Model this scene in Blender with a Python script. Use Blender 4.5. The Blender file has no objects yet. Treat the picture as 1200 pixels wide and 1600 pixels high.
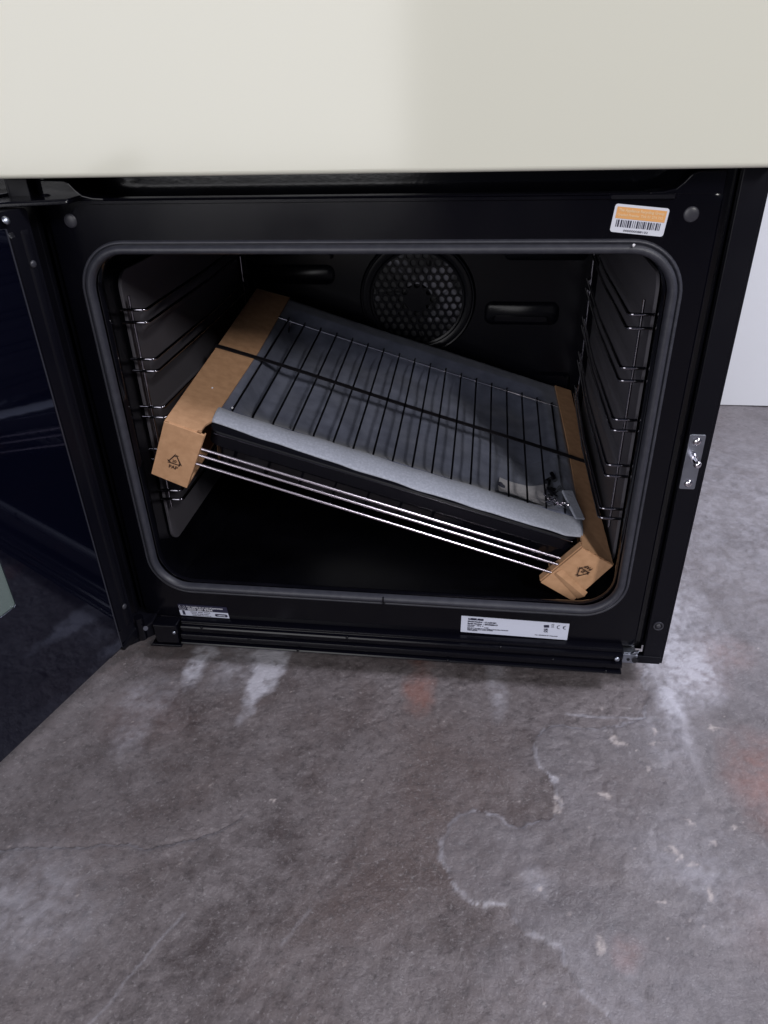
import bpy, bmesh, math, random
import numpy as np
from mathutils import Vector, Matrix, Euler
random.seed(7)
SC = bpy.context.scene
COL = SC.collection
PI = math.pi

# ------------------------------------------------------------------ camera, world, lamps, exposure
cam_d = bpy.data.cameras.new('camera')
cam = bpy.data.objects.new('camera', cam_d); COL.objects.link(cam)
cam.location = (0.0975081, -0.6054762, 0.5665785)
cam.rotation_euler = (1.0330328, 0.0266626, 0.1303521)
cam_d.sensor_fit = 'VERTICAL'; cam_d.sensor_height = 24.0; cam_d.lens = 24.0 * 1129.856 / 1600.0
cam_d.clip_start = 0.01; cam_d.clip_end = 60
SC.camera = cam

W = bpy.data.worlds.new('World'); SC.world = W; W.use_nodes = True
W.node_tree.nodes['Background'].inputs[0].default_value = (0.70, 0.76, 1.0, 1)
W.node_tree.nodes['Background'].inputs[1].default_value = 0.09

def area(name, loc, target, sx, sy, power, col, spread=180):
    d = bpy.data.lights.new(name, 'AREA'); d.shape = 'RECTANGLE'; d.size = sx; d.size_y = sy
    d.energy = power; d.color = col; d.spread = math.radians(spread)
    o = bpy.data.objects.new(name, d); COL.objects.link(o); o.location = loc
    o.rotation_euler = (Vector(target) - Vector(loc)).to_track_quat('-Z', 'Y').to_euler()
    return o
# added soft fill behind-left, giving the brighter reflection on the cream door
area('rear_left_fill', (-1.60, -3.2, 1.45), (-1.60, 0, 1.45), 2.6, 2.5, 72, (0.985, 0.975, 1.0))
# ceiling fitting of the warehouse
area('ceiling_light_front', (1.45, -2.15, 1.95), (0.0, 0.05, 0.25), 0.20, 0.55, 36, (1.0, 0.975, 0.955))
area('wall_fill_light', (1.7, -0.25, 2.3), (0.72, 0.7, 0.25), 1.2, 0.3, 60, (0.90, 0.91, 1.0))  # added light aimed at the wall to brighten it and the right floor

SC.view_settings.view_transform = 'Standard'
SC.view_settings.look = 'None'
SC.view_settings.exposure = 0.0
SC.view_settings.gamma = 1.0
SC.view_settings.use_curve_mapping = False
try:
    SC.cycles.max_bounces = 10; SC.cycles.glossy_bounces = 6; SC.cycles.transmission_bounces = 8
    SC.cycles.caustics_reflective = False; SC.cycles.caustics_refractive = False
    SC.cycles.use_denoising = True
except Exception:
    pass

# ------------------------------------------------------------------ materials
def mat(name, col, rough=0.5, metal=0.0, spec=0.5, coat=0.0, noise=None, bump=None, rvar=None, trans=0.0, ior=1.5, sheen=0.0):
    m = bpy.data.materials.new(name); m.use_nodes = True
    nt = m.node_tree; N = nt.nodes; L = nt.links
    b = N['Principled BSDF']
    b.inputs['Base Color'].default_value = (*col, 1); b.inputs['Roughness'].default_value = rough
    b.inputs['Metallic'].default_value = metal; b.inputs['Specular IOR Level'].default_value = spec
    b.inputs['Coat Weight'].default_value = coat; b.inputs['IOR'].default_value = ior
    b.inputs['Transmission Weight'].default_value = trans
    b.inputs['Sheen Weight'].default_value = sheen
    tc = N.new('ShaderNodeTexCoord')
    if noise:   # (scale, col2, contrast lo, hi)
        n = N.new('ShaderNodeTexNoise'); n.inputs['Scale'].default_value = noise[0]; n.inputs['Detail'].default_value = 8
        r = N.new('ShaderNodeMapRange'); r.inputs[1].default_value = noise[2]; r.inputs[2].default_value = noise[3]
        mx = N.new('ShaderNodeMix'); mx.data_type = 'RGBA'
        mx.inputs[6].default_value = (*col, 1); mx.inputs[7].default_value = (*noise[1], 1)
        L.new(tc.outputs['Object'], n.inputs['Vector']); L.new(n.outputs['Fac'], r.inputs[0])
        L.new(r.outputs[0], mx.inputs[0]); L.new(mx.outputs[2], b.inputs['Base Color'])
    if rvar:    # (scale, lo, hi)
        n = N.new('ShaderNodeTexNoise'); n.inputs['Scale'].default_value = rvar[0]; n.inputs['Detail'].default_value = 6
        r = N.new('ShaderNodeMapRange'); r.inputs[1].default_value = .3; r.inputs[2].default_value = .7
        r.inputs[3].default_value = rvar[1]; r.inputs[4].default_value = rvar[2]
        L.new(tc.outputs['Object'], n.inputs['Vector']); L.new(n.outputs['Fac'], r.inputs[0]); L.new(r.outputs[0], b.inputs['Roughness'])
    if bump:    # (scale, strength, distance)
        n = N.new('ShaderNodeTexNoise'); n.inputs['Scale'].default_value = bump[0]; n.inputs['Detail'].default_value = 6
        bp = N.new('ShaderNodeBump'); bp.inputs['Strength'].default_value = bump[1]; bp.inputs['Distance'].default_value = bump[2]
        L.new(tc.outputs['Object'], n.inputs['Vector']); L.new(n.outputs['Fac'], bp.inputs['Height']); L.new(bp.outputs[0], b.inputs['Normal'])
    return m

M = {}
M['cream'] = mat('cream_enamel', (0.70, 0.692, 0.602), 0.12, bump=(900, .03, .0002), rvar=(6, .10, .14))
M['enamel'] = mat('black_enamel', (0.0020, 0.0020, 0.0042), 0.18, spec=.26, bump=(700, .12, .0003), rvar=(9, .14, .26))
M['body'] = mat('black_satin_steel', (0.0032, 0.0032, 0.0062), 0.34, spec=.19, bump=(1500, .12, .0002), rvar=(14, .36, .5))
M['cavity'] = mat('cavity_enamel', (0.003, 0.003, 0.005), 0.10, spec=.45, bump=(300, .08, .0004), noise=(30, (0.005, .005, .008), .4, .7))
M['liner'] = mat('liner_enamel', (0.100, 0.095, 0.112), 0.5, bump=(1800, .3, .0003))
M['backp'] = mat('back_enamel', (0.0028, 0.0028, 0.0055), 0.24, spec=.2, bump=(250, .08, .0004))
M['gasket'] = mat('seal_rubber', (0.028, 0.029, 0.040), 0.45, noise=(140, (0.038, 0.039, 0.051), .4, .68), bump=(600, .3, .0006))
M['chrome'] = mat('chrome', (0.72, 0.69, 0.74), 0.10, metal=1)
M['runner'] = mat('runner_chrome', (0.30, 0.29, 0.33), 0.07, metal=1)
M['rod'] = mat('shelf_rod_chrome', (0.74, 0.67, 0.76), 0.24, metal=1)
M['wire'] = mat('dark_reflection_wire', (0.05, 0.05, 0.065), 0.3, metal=1)  # chrome wire; the dark oven it reflects is put into the colour
M['zinc'] = mat('zinc_plate', (0.33, 0.35, 0.41), 0.36, metal=1, rvar=(200, .28, .45))
M['card'] = mat('cardboard', (0.61, 0.355, 0.205), 0.85, noise=(110, (0.52, 0.295, 0.165), .35, .65), bump=(700, .35, .0005), spec=.15)
M['cardedge'] = mat('cardboard_edge', (0.30, 0.155, 0.08), 0.9, noise=(500, (0.40, 0.23, 0.13), .35, .65), spec=.1)
M['foam'] = mat('foam_sheet', (0.112, 0.124, 0.180), 0.42, noise=(45, (0.190, 0.207, 0.283), .35, .7), bump=(900, .45, .0006), spec=.35, sheen=.2)  # foam lining; the oven's shade is put into the darker colour
M['foamlit'] = mat('foam_lit', (0.33, 0.35, 0.42), 0.6, noise=(420, (0.42, 0.44, 0.52), .4, .68), bump=(900, .6, .0008), spec=.4, sheen=.2)  # same foam, lighter colour stands in for light on the front fold
M['strap'] = mat('black_strap', (0.010, 0.009, 0.012), 0.45, bump=(900, .3, .0003))
M['glassblack'] = mat('black_door_glass', (0.0015, 0.0018, 0.006), 0.03, spec=1.0, rvar=(9, .02, .07))
M['glassblack'].node_tree.nodes['Principled BSDF'].inputs['Specular Tint'].default_value = (0.72, 0.78, 1.0, 1)
def film(name, col, alpha, rough):
    m = mat(name, col, rough, spec=.6); m.node_tree.nodes['Principled BSDF'].inputs['Alpha'].default_value = alpha; return m
M['clear'] = film('window_glass', (0.22, 0.28, 0.27), 0.42, 0.03)
M['plastic'] = film('clear_plastic_bag', (0.34, 0.36, 0.42), 0.17, 0.09)
M['glassedge'] = mat('ground_glass_edge', (0.030, 0.031, 0.042), 0.3)
M['paper'] = mat('paper', (0.62, 0.60, 0.62), 0.8, noise=(200, (0.55, 0.53, 0.56), .4, .6))
M['label'] = mat('label_paper', (0.62, 0.65, 0.78), 0.45)
M['labelwhite'] = mat('label_white', (0.74, 0.76, 0.86), 0.45)
M['orange'] = mat('label_orange', (0.83, 0.42, 0.15), 0.5)
M['orangelight'] = mat('label_pale_print', (0.88, 0.62, 0.36), 0.5)
M['ink'] = mat('ink', (0.018, 0.018, 0.045), 0.5)
M['brownink'] = mat('brown_ink', (0.03, 0.012, 0.007), 0.8)
M['whiteink'] = mat('white_ink', (0.55, 0.56, 0.62), 0.5)
M['wall'] = mat('white_wall', (0.80, 0.815, 0.87), 0.7, noise=(3, (0.77, 0.785, 0.84), .4, .7), bump=(60, .1, .002))
M['fan'] = mat('fan_metal', (0.17, 0.168, 0.20), 0.5, metal=.3, noise=(16, (.015, .015, .018), .48, .56))  # noise paints lit and dark holes into the colour
M['plug'] = mat('plug_plastic', (0.035, 0.035, 0.045), 0.4)
M['dust'] = mat('white_crumb', (0.8, 0.8, 0.85), 0.7)

# ------------------------------------------------------------------ helpers
def tag(o, label=None, cat=None, group=None, kind=None):
    if label: o['label'] = label
    if cat: o['category'] = cat
    if group: o['group'] = group
    if kind: o['kind'] = kind
    return o

def empty(name, loc=(0, 0, 0), rot=None):
    o = bpy.data.objects.new(name, None); COL.objects.link(o); o.location = loc
    o.empty_display_size = .05
    if rot: o.rotation_euler = rot
    return o

def obj(name, bm, m, parent=None, smooth=False, bevel=0, seg=2, angle=35):
    me = bpy.data.meshes.new(name); bm.normal_update(); bm.to_mesh(me); bm.free()
    ms = m if isinstance(m, (list, tuple)) else [m]
    for x in ms: me.materials.append(M[x] if isinstance(x, str) else x)
    o = bpy.data.objects.new(name, me); COL.objects.link(o)
    if parent: o.parent = parent
    if smooth:
        me.polygons.foreach_set('use_smooth', [True] * len(me.polygons))
        try: me.set_sharp_from_angle(angle=math.radians(angle))
        except Exception: pass
    if bevel:
        b = o.modifiers.new('bevel', 'BEVEL'); b.width = bevel; b.segments = seg; b.limit_method = 'ANGLE'
        b.angle_limit = math.radians(30); b.harden_normals = False
    return o

def hexa(bm, p):
    """p: 8 points, bottom loop 0-3 then top loop 4-7"""
    v = [bm.verts.new(q) for q in p]
    for f in ((3, 2, 1, 0), (4, 5, 6, 7), (0, 1, 5, 4), (1, 2, 6, 5), (2, 3, 7, 6), (3, 0, 4, 7)):
        bm.faces.new([v[i] for i in f])

def box(bm, x0, x1, y0, y1, z0, z1):
    hexa(bm, [(x0, y0, z0), (x1, y0, z0), (x1, y1, z0), (x0, y1, z0), (x0, y0, z1), (x1, y0, z1), (x1, y1, z1), (x0, y1, z1)])

def tube(bm, pts, r, n=8, closed=False):
    pts = [Vector(p) for p in pts]; k = len(pts); rings = []
    up = None
    for i, p in enumerate(pts):
        a = pts[i - 1] if (i > 0 or closed) else p; b = pts[(i + 1) % k] if (i < k - 1 or closed) else p
        t = (b - a).normalized()
        if up is None: up = t.orthogonal().normalized()
        up = (up - t * up.dot(t)).normalized(); s = t.cross(up)
        rings.append([bm.verts.new(p + up * r * math.cos(2 * PI * j / n) + s * r * math.sin(2 * PI * j / n)) for j in range(n)])
    for i in range(k if closed else k - 1):
        A, B = rings[i], rings[(i + 1) % k]
        for j in range(n): bm.faces.new((A[j], A[(j + 1) % n], B[(j + 1) % n], B[j]))
    if not closed:
        bm.faces.new(rings[0][::-1]); bm.faces.new(rings[-1])

def cyl(bm, c, axis, r, h, n=24, r2=None):
    c = Vector(c); a = Vector(axis).normalized(); u = a.orthogonal().normalized(); w = a.cross(u); r2 = r if r2 is None else r2
    A = [bm.verts.new(c + (u * math.cos(2 * PI * j / n) + w * math.sin(2 * PI * j / n)) * r) for j in range(n)]
    B = [bm.verts.new(c + a * h + (u * math.cos(2 * PI * j / n) + w * math.sin(2 * PI * j / n)) * r2) for j in range(n)]
    for j in range(n): bm.faces.new((A[j], A[(j + 1) % n], B[(j + 1) % n], B[j]))
    bm.faces.new(A[::-1]); bm.faces.new(B)

def dome(bm, c, axis, r, h, n=20, k=5):
    c = Vector(c); a = Vector(axis).normalized(); u = a.orthogonal().normalized(); w = a.cross(u); prev = None
    for i in range(k):
        t = i / k * PI / 2
        R = [bm.verts.new(c + a * h * math.sin(t) + (u * math.cos(2 * PI * j / n) + w * math.sin(2 * PI * j / n)) * r * math.cos(t)) for j in range(n)]
        if prev:
            for j in range(n): bm.faces.new((prev[j], prev[(j + 1) % n], R[(j + 1) % n], R[j]))
        prev = R
    top = bm.verts.new(c + a * h)
    for j in range(n): bm.faces.new((prev[j], prev[(j + 1) % n], top))

def rrect(x0, x1, z0, z1, r, n=8):
    pts = []
    for cx, cz, a0 in ((x1 - r, z1 - r, 0), (x0 + r, z1 - r, 90), (x0 + r, z0 + r, 180), (x1 - r, z0 + r, 270)):
        for i in range(n + 1):
            a = math.radians(a0 + 90 * i / n); pts.append((cx + r * math.cos(a), cz + r * math.sin(a)))
    return pts   # counter-clockwise seen with x right, z up

def loft(bm, rings, closed_last=False, closed_first=False):
    vs = [[bm.verts.new(p) for p in R] for R in rings]; n = len(vs[0])
    for A, B in zip(vs, vs[1:]):
        for j in range(n): bm.faces.new((A[j], A[(j + 1) % n], B[(j + 1) % n], B[j]))
    if closed_last: bm.faces.new(vs[-1])
    if closed_first: bm.faces.new(vs[0][::-1])
    return vs

def xz(pts, y): return [(x, y, z) for x, z in pts]

def slab(bm, pts, y0, y1):
    """rounded outline in xz extruded from y0 (front) to y1"""
    loft(bm, [xz(pts, y0), xz(pts, y1)], True, True)

def text_mesh(bm, s, size, place, bold=0.0, width=None, align='LEFT'):
    """adds flat lettering; place(u, v) -> 3D point, u right, v up, origin at the left baseline"""
    cu = bpy.data.curves.new('t', 'FONT'); cu.body = s; cu.size = size; cu.offset = bold; cu.resolution_u = 3
    cu.align_x = align
    o = bpy.data.objects.new('t', cu); COL.objects.link(o)
    dg = bpy.context.evaluated_depsgraph_get(); me = o.evaluated_get(dg).to_mesh()
    co = [v.co.copy() for v in me.vertices]
    k = 1.0
    if width and co:
        w = max(c.x for c in co) - min(c.x for c in co); k = width / w if w > 0 else 1
    vs = [bm.verts.new(place(c.x * k, c.y)) for c in co]
    for p in me.polygons:
        try: bm.faces.new([vs[i] for i in p.vertices])
        except Exception: pass
    o.to_mesh_clear(); bpy.data.objects.remove(o); bpy.data.curves.remove(cu)

def quad(bm, place, u0, v0, u1, v1):
    bm.faces.new([bm.verts.new(place(*q)) for q in ((u0, v0), (u1, v0), (u1, v1), (u0, v1))])

# ------------------------------------------------------------------ the floor: one sheet with real relief
def vnoise(x, y, seed):
    xi = np.floor(x).astype(np.int64); yi = np.floor(y).astype(np.int64); fx = x - xi; fy = y - yi
    fx = fx * fx * (3 - 2 * fx); fy = fy * fy * (3 - 2 * fy)
    def h(a, b):
        n = (a * 374761393 + b * 668265263 + seed * 1442695041) & 0x7fffffff
        n = ((n ^ (n >> 13)) * 1274126177) & 0x7fffffff
        return ((n ^ (n >> 16)) & 0xffff) / 65535.0
    return (h(xi, yi) * (1 - fx) + h(xi + 1, yi) * fx) * (1 - fy) + (h(xi, yi + 1) * (1 - fx) + h(xi + 1, yi + 1) * fx) * fy
def fbm(x, y, s, seed, o=5):
    v = 0; a = .5; t = 0
    for i in range(o):
        v = v + a * vnoise(x * s + 17.3 * i, y * s - 9.1 * i, seed + i); t += a; a *= .55; s *= 2.03
    return v / t
def segdist(X, Y, pts):
    d = np.full(X.shape, 9.0)
    for (ax, ay), (bx, by) in zip(pts, pts[1:]):
        dx, dy = bx - ax, by - ay; L = dx * dx + dy * dy
        t = np.clip(((X - ax) * dx + (Y - ay) * dy) / L, 0, 1)
        d = np.minimum(d, np.hypot(X - ax - t * dx, Y - ay - t * dy))
    return d
def inpoly(X, Y, P):
    r = np.zeros(X.shape, bool); n = len(P)
    for i in range(n):
        ax, ay = P[i]; bx, by = P[(i + 1) % n]
        if ay == by: continue
        c = ((ay > Y) != (by > Y)) & (X < (bx - ax) * (Y - ay) / (by - ay) + ax)
        r ^= c
    return r
BOUND = [[0.30, 0.10], [0.296, 0.035], [0.285, 0.008], [0.289, -0.016], [0.28, -0.048], [0.263, -0.057], [0.233, -0.069], [0.208, -0.071], [0.183, -0.07], [0.169, -0.079], [0.162, -0.09], [0.163, -0.11], [0.17, -0.125], [0.183, -0.14], [0.186, -0.152], [0.181, -0.166], [0.174, -0.182], [0.156, -0.188], [0.137, -0.192], [0.128, -0.184], [0.111, -0.179], [0.094, -0.185], [0.084, -0.2], [0.083, -0.228], [0.091, -0.247], [0.1, -0.257], [0.112, -0.265], [0.133, -0.264], [0.138, -0.271], [0.147, -0.28], [0.164, -0.288], [0.174, -0.29], [0.179, -0.303], [0.185, -0.317], [0.21, -0.343], [0.25, -0.42]]
CRACK = [[-0.36, -0.268], [-0.29, -0.261], [-0.267, -0.259], [-0.234, -0.255], [-0.218, -0.251], [-0.19, -0.247], [-0.172, -0.251], [-0.155, -0.243], [-0.133, -0.235], [-0.116, -0.226], [-0.105, -0.215], [-0.099, -0.204]]
def build_floor():
    fx = np.concatenate([np.arange(-.42, .44, .0018), np.arange(.44, .76, .003)]); fy = np.concatenate([np.arange(-.42, .10, .0018), np.arange(.10, .80, .004)])
    xs = np.concatenate([-.42 - np.geomspace(.01, 7, 36)[::-1], fx, .76 + np.geomspace(.006, 7, 40)])
    ys = np.concatenate([-.42 - np.geomspace(.01, 7, 34)[::-1], fy, .80 + np.geomspace(.006, 6, 30)])
    X, Y = np.meshgrid(xs, ys); nx, ny = len(xs), len(ys)
    wx = X + (fbm(X, Y, 60, 3) - .5) * .016; wy = Y + (fbm(X, Y, 60, 11) - .5) * .016
    top = inpoly(wx, wy, BOUND + [[9, -9], [9, 9], [.3, 9]])
    db = segdist(wx, wy, BOUND); side = np.where(top, 1.0, -1.0) * db
    z = .0019 * (1 / (1 + np.exp(-side / .0009)))
    rim = np.exp(-(side / .0016) ** 2) * (fbm(X, Y, 70, 21) > .42)
    cx = X + (fbm(X, Y, 40, 5) - .5) * .01; cy = Y + (fbm(X, Y, 40, 6) - .5) * .01
    dc = segdist(cx, cy, CRACK); up = (cy < np.interp(cx, [c[0] for c in CRACK], [c[1] for c in CRACK]))
    cm = np.clip((-.09 - cx) / .03, 0, 1)
    z += np.where(up, .0020, 0) * cm * np.exp(-dc / .06); z -= .0016 * np.exp(-(dc / .0020) ** 2) * cm
    rim2 = np.exp(-(dc / .0022) ** 2) * cm * up
    for pts, w, dpt in (([[-0.15, -0.144], [-0.142, -0.14], [-0.124, -0.135], [-0.107, -0.123]], .002, .001),
                        ([[0.070, -0.05], [0.078, -0.078], [0.091, -0.118], [0.104, -0.147], [0.116, -0.175]], .003, .0009),
                        ([[-0.042, -0.287], [-0.045, -0.307], [-0.053, -0.332], [-0.053, -0.354], [-0.062, -0.39]], .003, .0008),
                        ([[0.02, -0.19], [0.0, -0.24], [-0.03, -0.29]], .003, .0006)):
        z -= dpt * np.exp(-(segdist(cx, cy, pts) / w) ** 2) * fbm(X, Y, 50, 8)
    ridge = segdist(cx, cy, [[0.305, -0.014], [0.311, -0.036], [0.312, -0.07], [0.313, -0.102], [0.316, -0.138]])
    z += .0016 * np.exp(-(ridge / .005) ** 2)
    rough = fbm(X, Y, 14, 31); fine = fbm(X, Y, 95, 37)
    z += (rough - .5) * .0042 + (fine - .5) * .0013 * (.4 + 1.2 * fbm(X, Y, 9, 44))
    r1 = 1 - np.abs(2 * fbm(X + .02 * (fine - .5), Y, 22, 91, 6) - 1); r2 = 1 - np.abs(2 * fbm(X, Y * 1.3, 60, 95, 5) - 1)
    crease = np.clip((r1 - .93) / .07, 0, 1) * np.clip(fbm(X, Y, 8, 99) * 3 - 1.2, 0, 1)
    z -= .0012 * crease; z += .0011 * (r2 - .8) * np.clip(fbm(X, Y, 11, 97) * 3 - 1.1, 0, 1.2)
    bub = np.exp(-(np.hypot(X - .155, Y + .235) / .045) ** 2); z += bub * (fbm(X, Y, 55, 51) - .4) * .004
    # colour masks: pale streaks and patches, rust, chips
    grit = np.clip(fbm(X, Y, 150, 33, 5) * 3.2 - .75, 0, 1.25)
    pale = np.zeros_like(X); rust = np.zeros_like(X); chips = np.zeros_like(X)
    def blob(a, cx_, cy_, rx, ry, amt, seed, rot=0):
        dx, dy = wx - cx_, wy - cy_; c_, s_ = math.cos(rot), math.sin(rot)
        d = np.hypot((dx * c_ + dy * s_) / rx, (-dx * s_ + dy * c_) / ry)
        a += amt * np.clip(1.35 - d, 0, 1) * np.clip(-.35 + 1.6 * fbm(X, Y, 45, seed) + 1.1 * fbm(X, Y, 210, seed + 7, 3), 0, 1.4)
    blob(pale, -.127, .012, .018, .060, 1.9, 60); blob(pale, -.133, -.045, .010, .050, 1.1, 61); blob(pale, -.160, .0, .03, .05, .42, 62)  # pale streaks on the floor along the cooker's front edge
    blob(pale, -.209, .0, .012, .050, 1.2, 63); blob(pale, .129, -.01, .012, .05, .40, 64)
    blob(pale, .33, .02, .035, .05, .7, 65); blob(pale, .335, .10, .05, .10, .5, 66); blob(pale, .308, -.03, .012, .025, .9, 67)
    blob(pale, .30, -.07, .03, .06, .25, 68); blob(pale, -.245, -.075, .03, .03, .28, 69); blob(pale, -.24, -.13, .018, .03, .28, 70)
    blob(pale, -.26, -.31, .08, .05, .30, 71); blob(pale, .160, -.243, .012, .014, .28, 72); blob(pale, .30, -.22, .05, .05, .25, 73)
    blob(pale, .45, .35, .3, .3, .30, 74); blob(pale, .2, -.32, .08, .05, .15, 75)
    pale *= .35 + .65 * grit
    pale += .75 * np.exp(-(segdist(cx, cy, [[0.2, -0.051], [0.229, -0.054], [0.254, -0.053], [0.276, -0.050]]) / .0016) ** 2) * fbm(X, Y, 60, 9) * 1.4
    pale += .45 * np.exp(-(ridge / .006) ** 2) * np.clip((Y + .14) / .1, 0, 1)
    pale += .62 * rim * fbm(X, Y, 130, 22) * 1.3 + .4 * rim2
    pale += .10 * top * np.clip(fbm(X, Y, 20, 80) * 1.6 - .3, 0, 1)
    sc = segdist(cx, cy, [[-.118, -.30], [-.165, -.40]]); pale += .3 * np.exp(-(sc / .0011) ** 2)
    sc = segdist(cx, cy, [[-.02, -.285], [-.035, -.315]]); pale += .35 * np.exp(-(sc / .0013) ** 2) * fbm(X, Y, 90, 10)
    for a, b, rx, ry, amt in ((.046, -.038, .017, .028, .9), (.043, .014, .014, .018, .55), (.375, -.12, .035, .055, .85), (.383, .059, .03, .03, .45), (.225, -.291, .012, .013, .6), (.352, .015, .03, .03, .22), (-.24, -.10, .05, .04, .15), (.36, -.26, .05, .04, .25)):
        blob(rust, a, b, rx, ry, amt, int(900 + a * 100))
    for a, b, rx, ry in ((.243, -.082, .009, .009), (.249, -.088, .009, .004), (.283, -.072, .004, .004), (.278, -.087, .0035, .004), (.184, -.155, .0032, .006), (.181, -.168, .0055, .0075), (.227, -.148, .004, .003), (.288, -.212, .008, .003), (.275, -.205, .003, .006), (.297, -.237, .004, .009), (.204, -.286, .0035, .008), (.163, -.25, .003, .003), (.256, -.247, .003, .003), (.297, -.167, .007, .003), (.33, -.17, .006, .003), (.268, -.113, .003, .003), (.011, -.175, .003, .002), (-.076, -.189, .0018, .0018), (.345, -.06, .012, .004), (.31, -.19, .004, .002)):
        dx, dy = wx + (fbm(X, Y, 160, 13) - .5) * .008 - a, wy + (fbm(X, Y, 160, 14) - .5) * .008 - b
        chips += np.clip(2.2 * (.95 - np.hypot(dx / rx, dy / ry)), 0, 1) * np.clip(fbm(X, Y, 300, 15) * 2.2 - .3, 0.15, 1)
    rs = np.random.RandomState(3)
    for i in range(170):
        a, b = rs.uniform(-.4, .5), rs.uniform(-.4, .08); r_ = rs.uniform(.0004, .0009) * (1 if i > 14 else 1.6)
        m = (np.abs(xs - a) < .006); n_ = (np.abs(ys - b) < .006)
        ix = np.where(m)[0]; iy = np.where(n_)[0]
        if len(ix) and len(iy):
            s_ = np.ix_(iy, ix); chips[s_] = np.maximum(chips[s_], rs.uniform(.3, .9) * np.clip(1.6 - np.hypot(X[s_] - a, Y[s_] - b) / r_, 0, 1))
    fade = np.clip(1 - np.maximum(np.abs(X) - .76, 0) / .4, 0, 1) * np.clip(1 - np.maximum(np.abs(Y) - .9, 0) / .4, 0, 1)
    z *= fade; z -= np.median(z[36:320, 36:500])
    me = bpy.data.meshes.new('floor')
    nv = nx * ny; me.vertices.add(nv); me.vertices.foreach_set('co', np.stack([X, Y, z], -1).astype(np.float32).ravel())
    i = np.arange(nx - 1); j = np.arange(ny - 1); I, J = np.meshgrid(i, j); a = (J * nx + I).ravel()
    q = np.stack([a, a + 1, a + 1 + nx, a + nx], 1).astype(np.int32); nf = len(q)
    me.loops.add(nf * 4); me.loops.foreach_set('vertex_index', q.ravel())
    me.polygons.add(nf); me.polygons.foreach_set('loop_start', np.arange(nf, dtype=np.int32) * 4)
    me.polygons.foreach_set('loop_total', np.full(nf, 4, dtype=np.int32)); me.update(calc_edges=True); me.validate()
    me.polygons.foreach_set('use_smooth', np.ones(nf, bool))
    at = me.attributes.new('tint_masks', 'FLOAT_COLOR', 'POINT')
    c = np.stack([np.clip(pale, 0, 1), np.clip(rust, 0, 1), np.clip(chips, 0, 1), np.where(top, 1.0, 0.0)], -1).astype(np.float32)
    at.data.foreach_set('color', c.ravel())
    o = bpy.data.objects.new('floor', me); COL.objects.link(o); tag(o, kind='structure')
    m = bpy.data.materials.new('worn_concrete'); m.use_nodes = True; nt = m.node_tree; N = nt.nodes; L = nt.links
    b = N['Principled BSDF']; tc = N.new('ShaderNodeTexCoord')
    def noise(s, d=10, r=.6, dist=0):
        n = N.new('ShaderNodeTexNoise'); n.inputs['Scale'].default_value = s; n.inputs['Detail'].default_value = d
        n.inputs['Roughness'].default_value = r; n.inputs['Distortion'].default_value = dist
        L.new(tc.outputs['Object'], n.inputs['Vector']); return n.outputs['Fac']
    def rng(x, a, b_, c_=0, d_=1):
        r = N.new('ShaderNodeMapRange'); r.inputs[1].default_value = a; r.inputs[2].default_value = b_; r.inputs[3].default_value = c_; r.inputs[4].default_value = d_
        L.new(x, r.inputs[0]); return r.outputs[0]
    def mix(f, A, B, mode='MIX'):
        x = N.new('ShaderNodeMix'); x.data_type = 'RGBA'; x.blend_type = mode
        if isinstance(f, float): x.inputs[0].default_value = f
        else: L.new(f, x.inputs[0])
        for k, v in ((6, A), (7, B)):
            if isinstance(v, tuple): x.inputs[k].default_value = (*v, 1)
            else: L.new(v, x.inputs[k])
        return x.outputs[2]
    at_ = N.new('ShaderNodeAttribute'); at_.attribute_name = 'tint_masks'; sp = N.new('ShaderNodeSeparateColor'); L.new(at_.outputs['Color'], sp.inputs[0])
    base = mix(rng(noise(6, 9, .7, .3), .38, .62), (0.064, 0.051, 0.053), (0.150, 0.130, 0.135))
    base = mix(rng(noise(26, 12, .74, .1), .38, .66), base, (0.176, 0.155, 0.163))
    base = mix(rng(noise(3.1, 7, .65, .5), .48, .66, 0, .7), base, (0.10, 0.072, 0.068))
    base = mix(rng(noise(120, 8, .75), .50, .68, 0, .75), base, (0.055, 0.047, 0.050))
    base = mix(rng(noise(330, 6, .7), .56, .68, 0, .6), base, (0.27, 0.25, 0.26))
    base = mix(rng(noise(62, 9, .78), .60, .70, 0, .7), base, (0.040, 0.033, 0.036))
    base = mix(rng(noise(150, 9, .8), .60, .68, 0, .55), base, (0.23, 0.212, 0.22))
    base = mix(rng(at_.outputs['Alpha'], 0, 1, 0, .2), base, (0.165, 0.160, 0.180))
    base = mix(rng(sp.outputs[1], 0, 1, 0, .36), base, (0.30, 0.11, 0.075))
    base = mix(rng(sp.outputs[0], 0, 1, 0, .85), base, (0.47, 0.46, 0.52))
    base = mix(rng(sp.outputs[2], 0, 1, 0, .72), base, (0.50, 0.44, 0.43))
    L.new(base, b.inputs['Base Color'])
    L.new(rng(noise(18, 8, .7), .35, .7, .30, .58), b.inputs['Roughness']); b.inputs['Specular IOR Level'].default_value = .45
    b1 = N.new('ShaderNodeBump'); b1.inputs['Strength'].default_value = .75; b1.inputs['Distance'].default_value = .0026; L.new(noise(85, 12, .66, 0), b1.inputs['Height'])
    b2 = N.new('ShaderNodeBump'); b2.inputs['Strength'].default_value = .55; b2.inputs['Distance'].default_value = .0008; L.new(noise(500, 5, .6), b2.inputs['Height'])
    L.new(b1.outputs[0], b2.inputs['Normal']); L.new(b2.outputs[0], b.inputs['Normal'])
    me.materials.append(m)
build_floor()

bm = bmesh.new(); box(bm, -3.2, 3.2, .793, .90, .0035, 2.9)
tag(obj('wall', bm, 'wall'), 'plain white wall behind the cooker, meeting the concrete floor at right', 'wall')

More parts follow.
